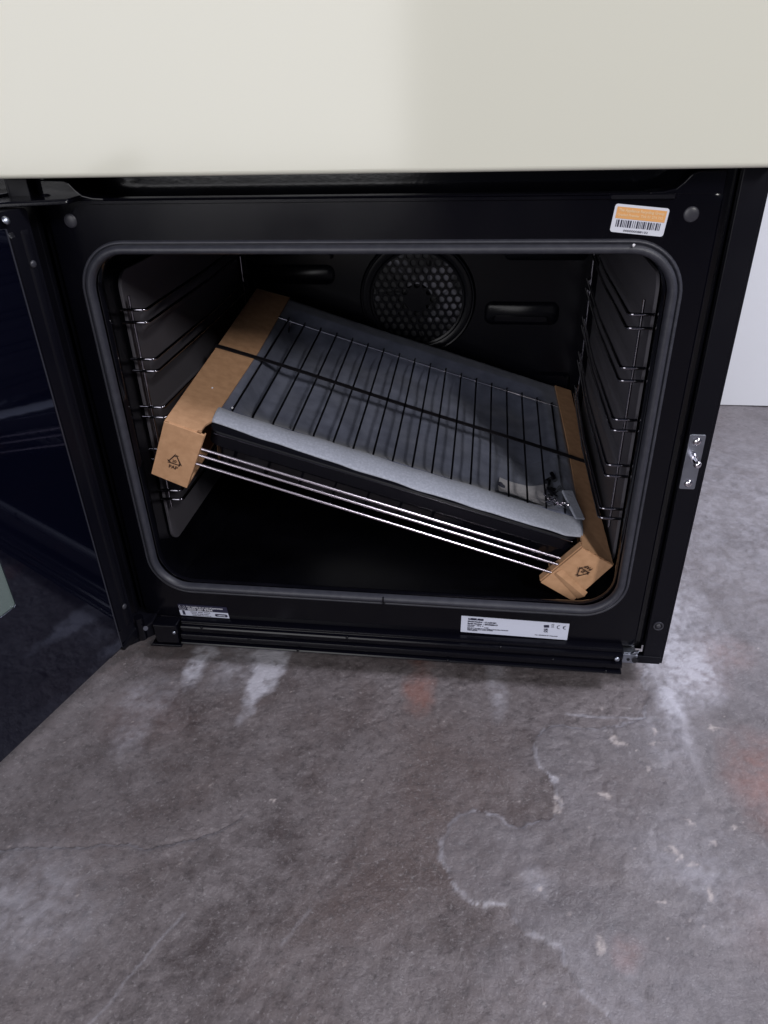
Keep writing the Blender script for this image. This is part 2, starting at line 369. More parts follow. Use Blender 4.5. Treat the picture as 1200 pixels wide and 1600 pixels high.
# ------------------------------------------------------------------ the cooker
ck = empty('cooker', (0, 0, 0)); tag(ck, 'cream and black freestanding cooker with its main oven standing open', 'cooker')
FZ0, FZ1 = .050, .4895
# front frame plate with the oven opening
def outer_ring(y, dx=0, dz=0):
    return xz(rrect(-.2695 - dx, .2695 + dx, FZ0 - dz, FZ1 + dz, .004 + abs(dx)), y)
OPEN = (-.2435, .2435, .0965, .4515)
bm = bmesh.new()
loft(bm, [outer_ring(.012), outer_ring(.0015), outer_ring(0, -.0015, -.0015), outer_ring(0, -.0025, -.0025),
          xz(rrect(OPEN[0] - .0015, OPEN[1] + .0015, OPEN[2] - .0015, OPEN[3] + .0015, .0415), 0), xz(rrect(OPEN[0], OPEN[1], OPEN[2], OPEN[3], .040), 0),
          xz(rrect(OPEN[0] + .001, OPEN[1] - .001, OPEN[2] + .001, OPEN[3] - .001, .039), .003)])
obj('front_frame', bm, 'enamel', ck, smooth=True)
# oven cavity shell
bm = bmesh.new()
rg = []
for y, d, z0, z1, r in ((.0032, .2405, .0995, .4485, .036), (.006, .2385, .1005, .4475, .034), (.010, .2385, .0995, .4475, .033), (.018, .2430, .0870, .4560, .030), (.026, .2462, .0815, .4640, .028), (.20, .2464, .0800, .4650, .028), (.405, .2464, .0800, .4650, .028), (.4145, .238, .0880, .4570, .026)):
    rg.append(xz(rrect(-d, d, z0, z1, r), y))
loft(bm, [r[::-1] for r in rg], False)
obj('oven_cavity', bm, 'cavity', ck, smooth=True, angle=60)
# back panel of the cavity with pressed shapes
bm = bmesh.new()
slab(bm, rrect(-.24, .24, .086, .459, .02), .4150, .4175)
for (x0, x1, z0, z1, h) in ((-.232, -.112, .322, .349, .0035), (-.232, -.112, .357, .366, .0035), (.098, .200, .268, .300, .0035), (.108, .188, .274, .281, .006), (.12, .232, .355, .40, .0035), (-.225, -.10, .16, .20, .006), (.10, .225, .16, .20, .006)):
    r = min(.011, (z1 - z0) * .45)
    loft(bm, [xz(rrect(x0, x1, z0, z1, r), .4149), xz(rrect(x0 + .004, x1 - .004, z0 + .004 * (z1 - z0 > .02), z1 - .004 * (z1 - z0 > .02), r * .8), .4149 - h)], True)
obj('back_panel', bm, 'backp', ck, smooth=True, angle=50)
# side liners and chrome shelf runners
LEV = [(.388, .376), (.340, .328), (.290, .279), (.2426, .2308), (.194, .183)]
for s in (-1, 1):
    bm = bmesh.new()
    pr = rrect(.050, .395, .118, .419, .016)          # (y, z) outline
    loft(bm, [[(s * .2455, y, z) for y, z in pr], [(s * .2435, y, z) for y, z in pr], [(s * .2428, a + (.0008 if a < .2 else -.0008), b) for a, b in pr]], True)
    for z in (.364, .315, .265, .218):                # pressed ribs
        loft(bm, [[(s * .2429, y, q) for y, q in rrect(.075, .38, z - .009, z + .009, .008)], [(s * .2405, y, q) for y, q in rrect(.080, .375, z - .005, z + .005, .0045)]], True)
    o = obj('side_liner', bm, 'liner', ck, smooth=True, angle=40)
    bm = bmesh.new()
    xr = s * .2325; xi = s * (.2175 if s < 0 else .2215); xo = s * .2425
    tube(bm, [(xr, .0405, .4005), (xr, .0405, .172)], .0013); tube(bm, [(xr, .375, .43), (xr, .375, .150)], .0015)
    for pr2 in LEV:
        for z in pr2:
            path = [(xo, .0385, z), (xi + s * .004, .0385, z)]
            for k in range(1, 6):
                a = PI / 2 * k / 5; path.append((xi + s * .004 - s * .004 * math.sin(a), .0385 + .004 * (1 - math.cos(a)), z))
            path += [(xi, .2, z), (xi + s * .006, .375, z)]; tube(bm, path, .0016)
    obj('shelf_runner', bm, 'runner', ck, smooth=True, angle=60)
# fan cover: perforated disc
FX, FZc = .004, .304
bm = bmesh.new()
p_ = .0112; rr_ = .0043
for iy in range(-8, 9):
    for ix in range(-8, 9):
        cx = FX + (ix + .5 * (iy % 2)) * p_; cz = FZc + iy * p_ * .866
        d = math.hypot(cx - FX, cz - FZc)
        if d > .068: continue
        hexo = []; 
        for k in range(12):
            a = math.radians(30 * k); rad = p_ / 2 / math.cos(((a + PI / 6) % (PI / 3)) - PI / 6) if True else 0
            hexo.append((cx + rad * math.cos(a), cz + rad * math.sin(a)))
        y = .4065 + .0035 * (d / .068) ** 2
        A = [bm.verts.new((q[0], y, q[1])) for q in hexo]
        if d < .0125:
            bm.faces.new(A); continue
        B = [bm.verts.new((cx + rr_ * math.cos(math.radians(30 * k)), y, cz + rr_ * math.sin(math.radians(30 * k)))) for k in range(12)]
        C = [bm.verts.new((cx + rr_ * math.cos(math.radians(30 * k)), y + .0015, cz + rr_ * math.sin(math.radians(30 * k)))) for k in range(12)]
        for k in range(12):
            bm.faces.new((A[k], A[(k + 1) % 12], B[(k + 1) % 12], B[k])); bm.faces.new((B[k], B[(k + 1) % 12], C[(k + 1) % 12], C[k]))
def circ(r, y, n=48): return [(FX + r * math.cos(2 * PI * k / n), y, FZc + r * math.sin(2 * PI * k / n)) for k in range(n)]
loft(bm, [circ(.0625, .4110), circ(.0628, .4092), circ(.0655, .4086), circ(.0668, .4094), circ(.0680, .4086), circ(.0760, .4092), circ(.0772, .4104), circ(.0790, .4100), circ(.0815, .4147)])
fc = obj('fan_cover', bm, 'backp', ck, smooth=True, angle=40)
bm = bmesh.new()
loft(bm, [circ(.063, .4142), circ(.05, .4135), circ(.03, .4142), circ(.02, .4130)])
for k in range(7):
    a = 2 * PI * k / 7; a2 = a + .35
    p0 = (FX + .022 * math.cos(a), .412, FZc + .022 * math.sin(a)); p1 = (FX + .058 * math.cos(a2), .412, FZc + .058 * math.sin(a2))
    tube(bm, [p0, p1], .0016, 5)
obj('fan_blades', bm, 'fan', fc, smooth=True)

# rubber door seal swept round the opening
bm = bmesh.new()
prof = [(0.0, .0005), (0.0005, -.0022), (.0018, -.0032), (.0028, -.0030), (.0034, -.0012), (.0042, -.0014), (.0050, -.0050), (.0075, -.0062), (.0100, -.0056), (.0114, -.0030), (.0118, .0005)]
rings = []
for d, y in prof:
    rings.append(xz(rrect(-.2524 + d, .2524 - d, .0878 + d * 1.08, .4572 - d * .95, .0445 - d, 12), y))
loft(bm, rings)
obj('door_seal', bm, 'gasket', ck, smooth=True, angle=80)
# plugs in the enamel frame
for x, z in ((-.2495, .4728), (.2484, .4743)):
    bm = bmesh.new(); dome(bm, (x, .0, z), (0, -1, 0), .0057, .0016, 28); obj('plug', bm, 'plug', ck, smooth=True)
# top header over the frame, corner risers
bm = bmesh.new()
box(bm, -.2695, .2695, .045, .049, .480, .5055); box(bm, -.2695, .2695, .0125, .045, .480, .483)
obj('header_recess', bm, 'cavity', ck)
for s in (-1, 1):
    bm = bmesh.new()
    prof2 = [(.2690, .4875), (.2690, .5045), (.2485, .5040), (.2440, .5020), (.2392, .4965), (.2345, .4925), (.2260, .4905), (.2160, .4900), (.2160, .4875)]
    P = [(s * a, b) for a, b in prof2]
    if s > 0: P = P[::-1]
    loft(bm, [xz(P, .0195), xz(P, .0005)], True, True)
    obj('corner_riser', bm, 'enamel', ck, bevel=.0012, seg=3)
bm = bmesh.new()
loft(bm, [xz(rrect(-.228, .228, .4850, .4885, .0016), .0005), xz(rrect(-.227, .227, .4858, .4880, .0010), -.0016)], True)
obj('pressed_rib', bm, 'enamel', ck, smooth=True)
bm = bmesh.new()
loft(bm, [xz(rrect(.186, .236, .4850, .4892, .002), -.0002), xz(rrect(.188, .234, .4858, .4886, .0013), -.0026)], True)
obj('stiffening_tab', bm, 'body', ck, smooth=True)
# side columns and body
for s in (-1, 1):
    bm = bmesh.new()
    x0, x1 = (.2790, .2972)
    box(bm, min(s * x0, s * x1), max(s * x0, s * x1), -.001, .006, .031, .5058)
    obj('side_column', bm, 'body', ck, bevel=.0008)
    bm = bmesh.new()
    box(bm, min(s * .2974, s * .3000), max(s * .2974, s * .3000), .0005, .60, .030, .905)
    obj('side_panel', bm, 'body', ck, bevel=.0005)
    bm = bmesh.new()
    box(bm, min(s * .2697, s * .2788), max(s * .2697, s * .2788), .010, .013, .040, .5058)
    obj('gap_strip', bm, 'cavity', ck)
bm = bmesh.new(); box(bm, -.2970, .2970, .585, .60, .03, .90); obj('rear_panel', bm, 'body', ck)
bm = bmesh.new(); box(bm, -.2970, .2970, .016, .584, .040, .046); obj('base_panel', bm, 'body', ck)
bm = bmesh.new(); box(bm, -.3000, .3000, -.030, .60, .9055, .925); obj('hob_top', bm, 'glassblack', ck, bevel=.003)
bm = bmesh.new(); box(bm, -.2970, .2970, .010, .016, .5065, .9050); obj('upper_front', bm, 'enamel', ck)
for x in (-.25, .25):
    for y in (.06, .54):
        bm = bmesh.new(); cyl(bm, (x, y, .0), (0, 0, 1), .017, .006); cyl(bm, (x, y, .0055), (0, 0, 1), .006, .036)
        obj('foot', bm, 'plug', ck, smooth=True)
# cream grill door above
bm = bmesh.new(); box(bm, -.3000, .3000, -.020, .004, .5071, .800)
ud = obj('upper_door', bm, 'cream', ck, bevel=.0035, seg=5); ud['label'] = 'cream enamel upper door over the open oven'
# bottom vent trim: stepped louvre
bm = bmesh.new()
pr = [(.0, .0535), (-.0060, .0530), (-.0080, .0520), (-.0085, .0508), (-.0085, .0495), (-.0075, .0490), (-.0078, .0484), (-.0112, .0476), (-.0120, .0460), (-.0120, .0425), (-.0100, .0415), (-.0102, .0395), (-.0142, .0383), (-.0150, .0365), (-.0150, .0335), (-.0125, .0325), (-.0130, .0305), (-.0172, .0295), (-.0180, .0282), (-.0174, .0268), (.0, .0268)]
L0 = [(-.2245, y, z) for y, z in pr]; L1 = [(.2560, y, z) for y, z in pr]
loft(bm, [L0, L1], True, True)
tr = obj('vent_trim', bm, 'enamel', ck, smooth=True, angle=25, bevel=0)
bm = bmesh.new()
for i in range(9):
    x = -.20 + i * .055; z = (.0475, .0380, .0295)[i % 3]; y = (-.0122, -.0152, -.0182)[i % 3]
    bm = bmesh.new(); dome(bm, (x, y + .0005, z), (0, -1, 0), .0017, .0008, 10, 3)
    obj('rivet_head', bm, 'enamel', tr, smooth=True)
bm = bmesh.new()
hexa(bm, [(-.2620, -.020, .0225), (-.2240, -.020, .0235), (-.2240, .0, .0235), (-.2620, .0, .0225), (-.2590, -.020, .0262), (-.2240, -.020, .0265), (-.2240, .0, .0265), (-.2590, .0, .0262)])
obj('trim_tab', bm, 'enamel', ck, bevel=.0008)
bm = bmesh.new(); dome(bm, (-.2530, -.012, .0262), (-.1, -.5, .8), .0035, .0022, 16); obj('tab_screw', bm, 'zinc', ck, smooth=True)
# lower hinge at the left: block on the frame, pivot, door bracket
bm = bmesh.new()
hexa(bm, [(-.2530, -.0190, .0270), (-.2270, -.0190, .0280), (-.2270, .0, .0280), (-.2560, .0, .0270), (-.2560, -.0170, .0520), (-.2270, -.0170, .0525), (-.2270, .0, .0525), (-.2560, .0, .0520)])
obj('lower_hinge', bm, 'enamel', ck, bevel=.002, seg=3)
bm = bmesh.new(); dome(bm, (-.2300, -.0190, .0440), (0, -1, .1), .0022, .0013, 14); obj('hinge_screw', bm, 'zinc', ck, smooth=True)
bm = bmesh.new(); hexa(bm, [(-.2860, -.0420, .0330), (-.2560, -.0120, .0330), (-.2560, .0080, .0330), (-.2860, .0080, .0330), (-.2860, -.0420, .0400), (-.2560, -.0120, .0520), (-.2560, .0080, .0560), (-.2860, .0080, .0560)])
obj('hinge_arm', bm, 'body', ck, bevel=.001)
bm = bmesh.new(); cyl(bm, (-.2625, -.020, .050), (.5, -.7, .45), .0032, .009, 16, .0026); obj('hinge_pin', bm, 'chrome', ck, smooth=True)
bm = bmesh.new(); cyl(bm, (-.2665, -.022, .036), (0, 0, 1), .0052, .030, 20); obj('hinge_barrel', bm, 'enamel', ck, smooth=True)
# upper hinge plate
bm = bmesh.new()
hexa(bm, [(-.340, -.0560, .4885), (-.2350, -.0235, .4885), (-.2350, .0190, .4885), (-.340, .0190, .4885), (-.340, -.0545, .4925), (-.2350, -.0220, .4925), (-.2350, .0190, .4925), (-.340, .0190, .4925)])
hp = obj('upper_hinge', bm, 'enamel', ck, bevel=.0015, seg=3)
bm = bmesh.new(); box(bm, -.420, -.2650, .0195, .0225, .4700, .5062); box(bm, -.420, -.301, .0225, .10, .475, .478)
obj('hinge_flange', bm, 'enamel', hp, bevel=.001)
bm = bmesh.new(); hexa(bm, [(-.330, -.0380, .4926), (-.3060, -.0310, .4926), (-.2960, .0190, .4926), (-.330, .0190, .4926), (-.330, -.0375, .4950), (-.3065, -.0305, .4950), (-.2965, .0190, .4950), (-.330, .0190, .4950)])
obj('hinge_leaf', bm, 'enamel', hp, bevel=.0008)
for x, y in ((-.266, .0005), (-.2515, .0055), (-.282, .012), (-.315, -.01)):
    bm = bmesh.new(); dome(bm, (x, y, .4924 if x > -.30 else .4949), (0, 0, 1), .0036, .0016, 18); obj('rivet', bm, 'enamel', hp, smooth=True)
# latch plate on the right column
bm = bmesh.new(); slab(bm, rrect(.2796, .2932, .2415, .2955, .0016, 4), -.0026, -.0011)
lp = obj('latch_plate', bm, 'zinc', ck, bevel=.0004)
for z in (.2890, .2475):
    bm = bmesh.new(); dome(bm, (.2866, -.0026, z), (0, -1, 0), .0037, .0024, 22)
    for a in (0, PI / 2): 
        c_, s_ = math.cos(a), math.sin(a)
        box(bm, .2866 - (.0022 if a == 0 else .0005), .2866 + (.0022 if a == 0 else .0005), -.0054, -.0046, z - (.0005 if a == 0 else .0022), z + (.0005 if a == 0 else .0022))
    obj('screw', bm, 'chrome', lp, smooth=True)
bm = bmesh.new()
cyl(bm, (.2862, -.0026, .2740), (0, -1, 0), .0036, .004, 20, .0030); cyl(bm, (.2862, -.0064, .2740), (0, -1, 0), .0025, .011, 20); dome(bm, (.2862, -.0174, .2740), (0, -1, 0), .0033, .003, 20)
obj('latch_pin', bm, 'chrome', lp, smooth=True)
# screw in its pressed well near the bottom of the right column
bm = bmesh.new(); 
n = 24
R = lambda r, y: [(.2878 + r * math.cos(2 * PI * k / n), y, .0815 + r * math.sin(2 * PI * k / n)) for k in range(n)]
loft(bm, [R(.0052, -.0012), R(.0050, -.0026), R(.0038, -.0024), R(.0034, -.0012)])
dome(bm, (.2878, -.0012, .0815), (0, -1, 0), .0029, .0020, 18)
obj('column_screw', bm, 'plug', ck, smooth=True)
# bare bracket at the lower right
bm = bmesh.new(); box(bm, .2562, .2712, -.010, -.0075, .0365, .0480); box(bm, .2570, .2700, -.0076, .008, .0465, .0482)
hexa(bm, [(.264, -.0102, .048), (.271, -.0102, .050), (.271, -.007, .050), (.264, -.007, .048), (.267, -.0102, .052), (.272, -.0102, .053), (.272, -.007, .053), (.267, -.007, .052)])
bk = obj('bare_bracket', bm, 'zinc', ck, bevel=.0007)
bm = bmesh.new(); cyl(bm, (.2622, -.0108, .0420), (0, 1, 0), .0017, .0015, 14); cyl(bm, (.2690, -.0115, .0420), (0, 1, 0), .0034, .002, 18)
obj('bracket_hole', bm, 'cavity', bk)
bm = bmesh.new(); dome(bm, (.2500, -.0135, .0440), (0, -1, .2), .0028, .0018, 16); obj('trim_screw', bm, 'zinc', ck, smooth=True)
bm = bmesh.new(); hexa(bm, [(.2720, -.0022, .0305), (.2970, -.0022, .0305), (.2970, .006, .0305), (.2720, .006, .0305), (.2700, -.0022, .0400), (.2970, -.0022, .0400), (.2970, .006, .0400), (.2700, .006, .0400)])
obj('column_foot', bm, 'body', ck, bevel=.0008)

# ---- stickers on the frame
def sticker(name, x0, z1, w, h, rot, mats, parent, y=-.0006, r=.002, skew=0):
    c, s = math.cos(rot), math.sin(rot)
    def place(u, v, d=0.0):      # u from the left, v from the top downwards negative
        return (x0 + u * c - v * s + skew * v, y - d, z1 + u * s + v * c)
    bm = bmesh.new(); pts = rrect(0, w, -h, 0, r, 4)
    loft(bm, [[place(a, b, 0) for a, b in pts], [place(a, b, -.0005) for a, b in pts]], True, True)
    return obj(name, bm, mats, parent), place
# barcode sticker: corners TL (962,318) ... BR (1035,370)
so, pl = sticker('barcode_sticker', .1923, .4825, .0402, .0202, -.10, 'labelwhite', ck)
so['label'] = 'white sticker with orange band and barcode'
f2 = lambda o: (lambda u, v, ox=o[0], oz=o[1]: pl((ox + u) * .93, (oz + v) * .84, .0003))
bm = bmesh.new(); quad(bm, f2((0, 0)), .0020, -.0120, .0415, -.0022); obj('orange_band', bm, 'orange', so)
f3 = lambda o: (lambda u, v, ox=o[0], oz=o[1]: pl((ox + u) * .93, (oz + v) * .84, .0006))
bm = bmesh.new()
text_mesh(bm, 'The Appliance Recycling Group', .0034, f3((.0035, -.0058)), .00012, .0365)
text_mesh(bm, 'Graded Premier Tick 01 274 732', .0030, f3((.0030, -.0096)), .00010, .0365)
obj('band_lettering', bm, 'orangelight', so)
bm = bmesh.new(); x = .0035; random.seed(12)
while x < .0385:
    w_ = random.choice((.0005, .0006, .0012)); quad(bm, f2((0, 0)), x, -.0192, x + w_, -.0130); x += w_ + random.choice((.0006, .0007, .0011))
text_mesh(bm, '000000088102', .0026, f2((.0105, -.0228)), .00002, .020)
obj('barcode', bm, 'ink', so)
# rating plate: TL (721,962) BR (885,1000)
so, pl = sticker('rating_plate', .0878, .0782, .1120, .0218, -.018, 'label', ck, r=.0003)
so['label'] = 'pale blue rating plate with model and serial number'
f2 = lambda o: (lambda u, v, ox=o[0], oz=o[1]: pl(ox + u, oz + v, .0003))
bm = bmesh.new()
text_mesh(bm, 'LEISURE', .0031, f2((.0075, -.0042)), .00028, .016)
text_mesh(bm, 'Model Number  : CLA60CEC', .0024, f2((.0070, -.0072)), .00016, .030)
text_mesh(bm, 'Serial Number  : 20150888-17', .0024, f2((.0070, -.0100)), .00016, .032)
text_mesh(bm, '220-240V ~ 50Hz  A', .0017, f2((.0070, -.0122)), .0001, .017)
text_mesh(bm, '12.9 kW                    7.768', .0014, f2((.0070, -.0140)), .0001, .022)
text_mesh(bm, 'Beko plc, 1 Greenhill Crescent, Watford, Hertfordshire WD18 8UF', .0016, f2((.0070, -.0158)), .0001, .043)
text_mesh(bm, 'Made in Turkey. Serial number 20150888', .0016, f2((.0070, -.0174)), .0001, .027)
text_mesh(bm, '7757182302', .0015, f2((.0070, -.0189)), .0001, .011)
text_mesh(bm, 'Year : 2021/08 No 29 1-Mans-2 DM', .0014, f2((.078, -.0182)), .0001, .024)
text_mesh(bm, 'UK', .0030, f2((.0868, -.0105)), .0002); text_mesh(bm, 'CA', .0030, f2((.0868, -.0132)), .0002)
for ox_, bar in ((.1020, 0), (.1082, 1)):
    for k in range(14):
        a0, a1 = [math.radians(70 + 220 * q / 14) for q in (k, k + 1)]
        bm.faces.new([bm.verts.new(pl(ox_ + r_ * math.cos(a_), -.0052 + r_ * math.sin(a_), .0003)) for a_, r_ in ((a0, .0024), (a1, .0024), (a1, .0017), (a0, .0017))])
    if bar: quad(bm, f2((ox_, -.0052)), -.0022, -.0003, -.0002, .0003)
q0 = f2((.0935, -.0062))
quad(bm, q0, 0, 0, .0035, .0004); quad(bm, q0, .0008, .0012, .0012, .0040); quad(bm, q0, .0024, .0012, .0028, .0040); quad(bm, q0, .0003, .0038, .0033, .0042); quad(bm, q0, .0008, .0012, .0028, .0015)
obj('plate_lettering', bm, 'ink', so)
bm = bmesh.new(); quad(bm, lambda u, v: pl(.0862 + u * .97 - v * .2, -.0050 + v + u * .1, .0003), 0, -.0022, .0055, .0012); obj('printed_emblem', bm, 'ink', so)
# repair sticker: TL (279,944), BR (358,966), bowed upper dark half
so, pl = sticker('repair_sticker', -.2285, .0700, .0570, .0155, -.008, 'ink', ck, r=.0006, skew=-.12)
so['label'] = 'dark blue and white repairs phone number sticker'
f2 = lambda o, d=.0003: (lambda u, v, ox=o[0], oz=o[1]: pl(ox + u, oz + v, d))
bm = bmesh.new(); quad(bm, f2((0, 0)), -.0001, -.0152, .0568, -.0078); obj('white_band', bm, 'label', so)
bm = bmesh.new()
text_mesh(bm, 'For repairs in or out of guarantee', .0028, f2((.0100, -.0034)), .00012, .042)
text_mesh(bm, '0333 207 9764', .0042, f2((.0105, -.0071)), .0002, .029)
ringp = []
for k in range(17):
    a = math.radians(120 + 300 * k / 16 - 0); ringp.append((math.cos(a), math.sin(a)))
cx_, cy_ = .0045, -.0040
for r0, r1 in ((.0038, .0033), (.0018, .0014)):
    for k in range(16):
        a, b = ringp[k], ringp[k + 1]
        bm.faces.new([bm.verts.new(pl(cx_ + q[0] * rr, cy_ + q[1] * rr, .0003)) for q, rr in ((a, r0), (b, r0), (b, r1), (a, r1))])
obj('white_lettering', bm, 'whiteink', so)
bm = bmesh.new()
quad(bm, f2((.0034, -.0070), .0006), 0, -.0070, .0028, -.0008)
text_mesh(bm, '0845 600 4904', .0020, f2((.0130, -.0100), .0006), .00006, .023)
text_mesh(bm, 'Model and serial number', .0016, f2((.0140, -.0122), .0006), .00008, .020)
text_mesh(bm, 'needed when you contact us', .0016, f2((.0140, -.0142), .0006), .00008, .022)
pp = rrect(.0410, .0555, -.0135, -.0098, .0016, 5); bm.faces.new([bm.verts.new(pl(a, b, .0006)) for a, b in pp])
obj('dark_lettering', bm, 'ink', so)
bm = bmesh.new(); text_mesh(bm, 'LEISURE', .0018, f2((.0440, -.0122), .0009), .0001, .009); obj('oval_lettering', bm, 'label', so)

# ---- the open oven door (hinged at the left, swung past a right angle)
DU = Vector((-.042, -.1587, 0)).normalized(); DN = Vector((DU.y, -DU.x, 0))   # DN points away from the cavity side
DN = -DN if DN.x > 0 else DN
D0 = Vector((-.2736, -.055, 0))
def dp(s, t, z): 
    p = D0 + DU * s + DN * t; return (p.x, p.y, z)
def dslab(bm, s0, s1, z0, z1, t0, t1, hole=None, r=.002):
    def ring(a, t): return [dp(s, t, z) for s, z in a]
    O = rrect(s0, s1, z0, z1, r)
    if hole:
        I = rrect(*hole, .003)
        loft(bm, [ring(I, t1), ring(O, t1), ring(O, t0), ring(I, t0), ring(I, t1)])
    else: loft(bm, [ring(O, t0), ring(O, t1)], True, True)
WIN = (.0975, .44, .179, .40)
bm = bmesh.new(); dslab(bm, -.0290, .520, .0500, .4872, .004, .030, (WIN[0] - .004, WIN[1] + .004, WIN[2] - .004, WIN[3] + .004), .004)
# vertical pressed flutes next to the hinge edge
for s0, s1, h in ((-.0265, -.0170, .0012), (-.0115, -.0030, .0026)):
    A = rrect(s0, s1, .064, .472, .002); B = rrect(s0 + .0018, s1 - .0018, .068, .468, .001)
    loft(bm, [[dp(a, .0042, b) for a, b in A], [dp(a, .004 - h, b) for a, b in B]], True)
dr = obj('oven_door', bm, 'body', ck, smooth=True, angle=30); dr['label'] = 'black oven door swung open at the left'
bm = bmesh.new(); dslab(bm, 0, .512, .0500, .4760, 0, .0038, WIN); obj('inner_glass', bm, 'glassblack', dr, smooth=True, angle=30, bevel=.0004)
bm = bmesh.new(); dslab(bm, WIN[0] + .0002, WIN[1] - .0002, WIN[2] + .0002, WIN[3] - .0002, .0012, .0030, None, .003); obj('inner_window', bm, 'clear', dr)
bm = bmesh.new(); dslab(bm, -.0014, -.0001, .0505, .4755, -.0002, .0036, None, .0005); obj('glass_edge', bm, 'glassedge', dr)
bm = bmesh.new(); dslab(bm, WIN[0] + .0125, WIN[1] - .0005, WIN[2] + .0045, WIN[3] - .0005, .0315, .0345, None, .003); obj('outer_window', bm, 'clear', dr)
bm = bmesh.new(); dslab(bm, -.0290, .530, .0560, .4800, .0305, .0355, (WIN[0] + .012, WIN[1], WIN[2] + .004, WIN[3]), .004); obj('outer_panel', bm, 'glassblack', dr)
bm = bmesh.new(); dslab(bm, -.004, .016, .0440, .0640, .0041, .0300, None, .004)
hexa(bm, [dp(-.030, .002, .040), dp(-.004, .002, .0405), dp(-.004, .020, .0405), dp(-.030, .020, .040), dp(-.030, .002, .0560), dp(-.004, .002, .0470), dp(-.004, .020, .0470), dp(-.030, .020, .0560)])
obj('door_foot', bm, 'enamel', dr, bevel=.002)
for s, z in ((-.0205, .090), (-.0205, .445)):
    bm = bmesh.new(); P = Vector(dp(s, .0030, z)); dome(bm, P, -DN, .0032, .0018, 16); obj('door_screw', bm, 'plug', dr, smooth=True)
bm = bmesh.new(); P = Vector(dp(-.003, .000, .4815)); dome(bm, P, -DN + Vector((0, 0, .6)), .0034, .002, 16); obj('hinge_bolt', bm, 'zinc', dr, smooth=True)

# ------------------------------------------------------------------ the strapped bundle lying askew in the oven
PK_L = Vector((0.0151989, 0.0111, 0.219336)); PK_R = Euler((0.1013757, 0.3264188, 0.0649571))
def pk(name): return empty(name, PK_L, PK_R)
# local frame: x along the bundle, y into the oven, z = 0 the top face of the cardboard
T = .003
def sheet(bm, a, b, c, d, n, t=T):
    """quad sheet a,b,c,d with thickness t along -n"""
    n = Vector(n).normalized() * -t
    hexa(bm, [Vector(p) + n for p in (a, b, c, d)] + [Vector(p) for p in (a, b, c, d)])
def symbol(parent, O, ax, ay, nrm, size):
    O = Vector(O); ax = Vector(ax).normalized(); ay = Vector(ay).normalized(); nn = Vector(nrm).normalized() * .0004
    pl = lambda u, v: O + ax * u * size + ay * v * size + nn
    bm = bmesh.new()
    V = [(-.5, -.30), (.5, -.30), (0, .55)]
    for k in range(3):
        a = Vector((*V[k], 0)); b = Vector((*V[(k + 1) % 3], 0)); c = Vector((0, -.02, 0)); d = (b - a)
        a1 = a + d * .02; b1 = a + d * .80; off = .15
        off = .24; ia = a1 + (c - a1) * off * 1.25; ib = b1 + (c - b1) * off
        bm.faces.new([bm.verts.new(pl(q.x, q.y)) for q in (a1, b1, ib, ia)])
        h = a + d * .93; side = Vector((-d.y, d.x, 0)).normalized() * .15; m = (b1 + ib) / 2
        bm.faces.new([bm.verts.new(pl(q.x, q.y)) for q in (m - side, h + (c - h) * .1, m + side)])
    text_mesh(bm, '20', .27, lambda u, v: pl(-.16 + u, -.16 + v), .01)
    text_mesh(bm, 'PAP', .34, lambda u, v: pl(-.34 + u, -.66 + v), .012)
    bmesh.ops.recalc_face_normals(bm, faces=bm.faces)
    obj('recycling_mark', bm, 'brownink', parent)
def noise_edge(): return random.uniform(-.0006, .0006)

# left cap
cl = pk('cardboard_cap'); tag(cl, 'cardboard end cap with recycling triangle on the raised left end of the bundle', 'cardboard cap', 'cardboard caps on the bundle ends')
FTL, FTR, FBR, FBL = Vector((-.2285, 0, .001)), Vector((-.1885, 0, -.0015)), Vector((-.1972, 0, -.0700)), Vector((-.2345, 0, -.0650))
BK = Vector((0, .375, 0))
bm = bmesh.new(); tY = Vector((0, T, 0))
sheet(bm, FBL, FBR, FTR, FTL, (0, -1, 0))
obj('front_flap', bm, 'card', cl, bevel=.0006)
bm = bmesh.new()
a = FTL + tY * .6 + Vector((0, 0, .0004)); b = FTR + tY * .6 + Vector((0, .0, .0004)); pts = []
e1 = Vector((-.1905, .006, 0)); e2 = Vector((-.1905, .026, 0)); e3 = Vector((-.186, .030, 0)); e4 = Vector((-.1815, .378, 0)); e5 = Vector((-.2275, .372, 0))
top = [a, Vector((-.1975, .0015, 0)), Vector((-.1935, .006, 0)), Vector((-.1925, .018, 0)), Vector((-.1888, .028, 0)), Vector((-.1822, .20, .0004)), e4, e5, Vector((-.2275, .19, .0002))]
V1 = [bm.verts.new(p) for p in top]; V0 = [bm.verts.new(p - Vector((0, 0, T))) for p in top]
bm.faces.new(V1); bm.faces.new(V0[::-1])
for k in range(len(top)): bm.faces.new((V0[k], V0[(k + 1) % len(top)], V1[(k + 1) % len(top)], V1[k]))
obj('top_flap', bm, 'card', cl, bevel=.0004)
bm = bmesh.new()
sheet(bm, FBL + tY, FBL + BK + Vector((.004, 0, 0)), Vector((-.2278, .372, -T)), FTL + tY + Vector((0, 0, -T)), (-1, 0, 0))
sheet(bm, FBL + tY + Vector((T, 0, 0)), FBR + tY, FBR + BK + Vector((.012, 0, 0)), FBL + BK + Vector((T + .004, 0, 0)), (0, 0, -1))
sheet(bm, FBR + tY, FBR + Vector((0, .0105, 0)), FTR + Vector((-.0008, .0105, -T * 1.2)), FTR + tY + Vector((0, 0, -T * 1.2)), (1, 0, 0), .0015)
obj('side_flap', bm, 'card', cl, bevel=.0004)
bm = bmesh.new()   # torn perforation bits along the folds
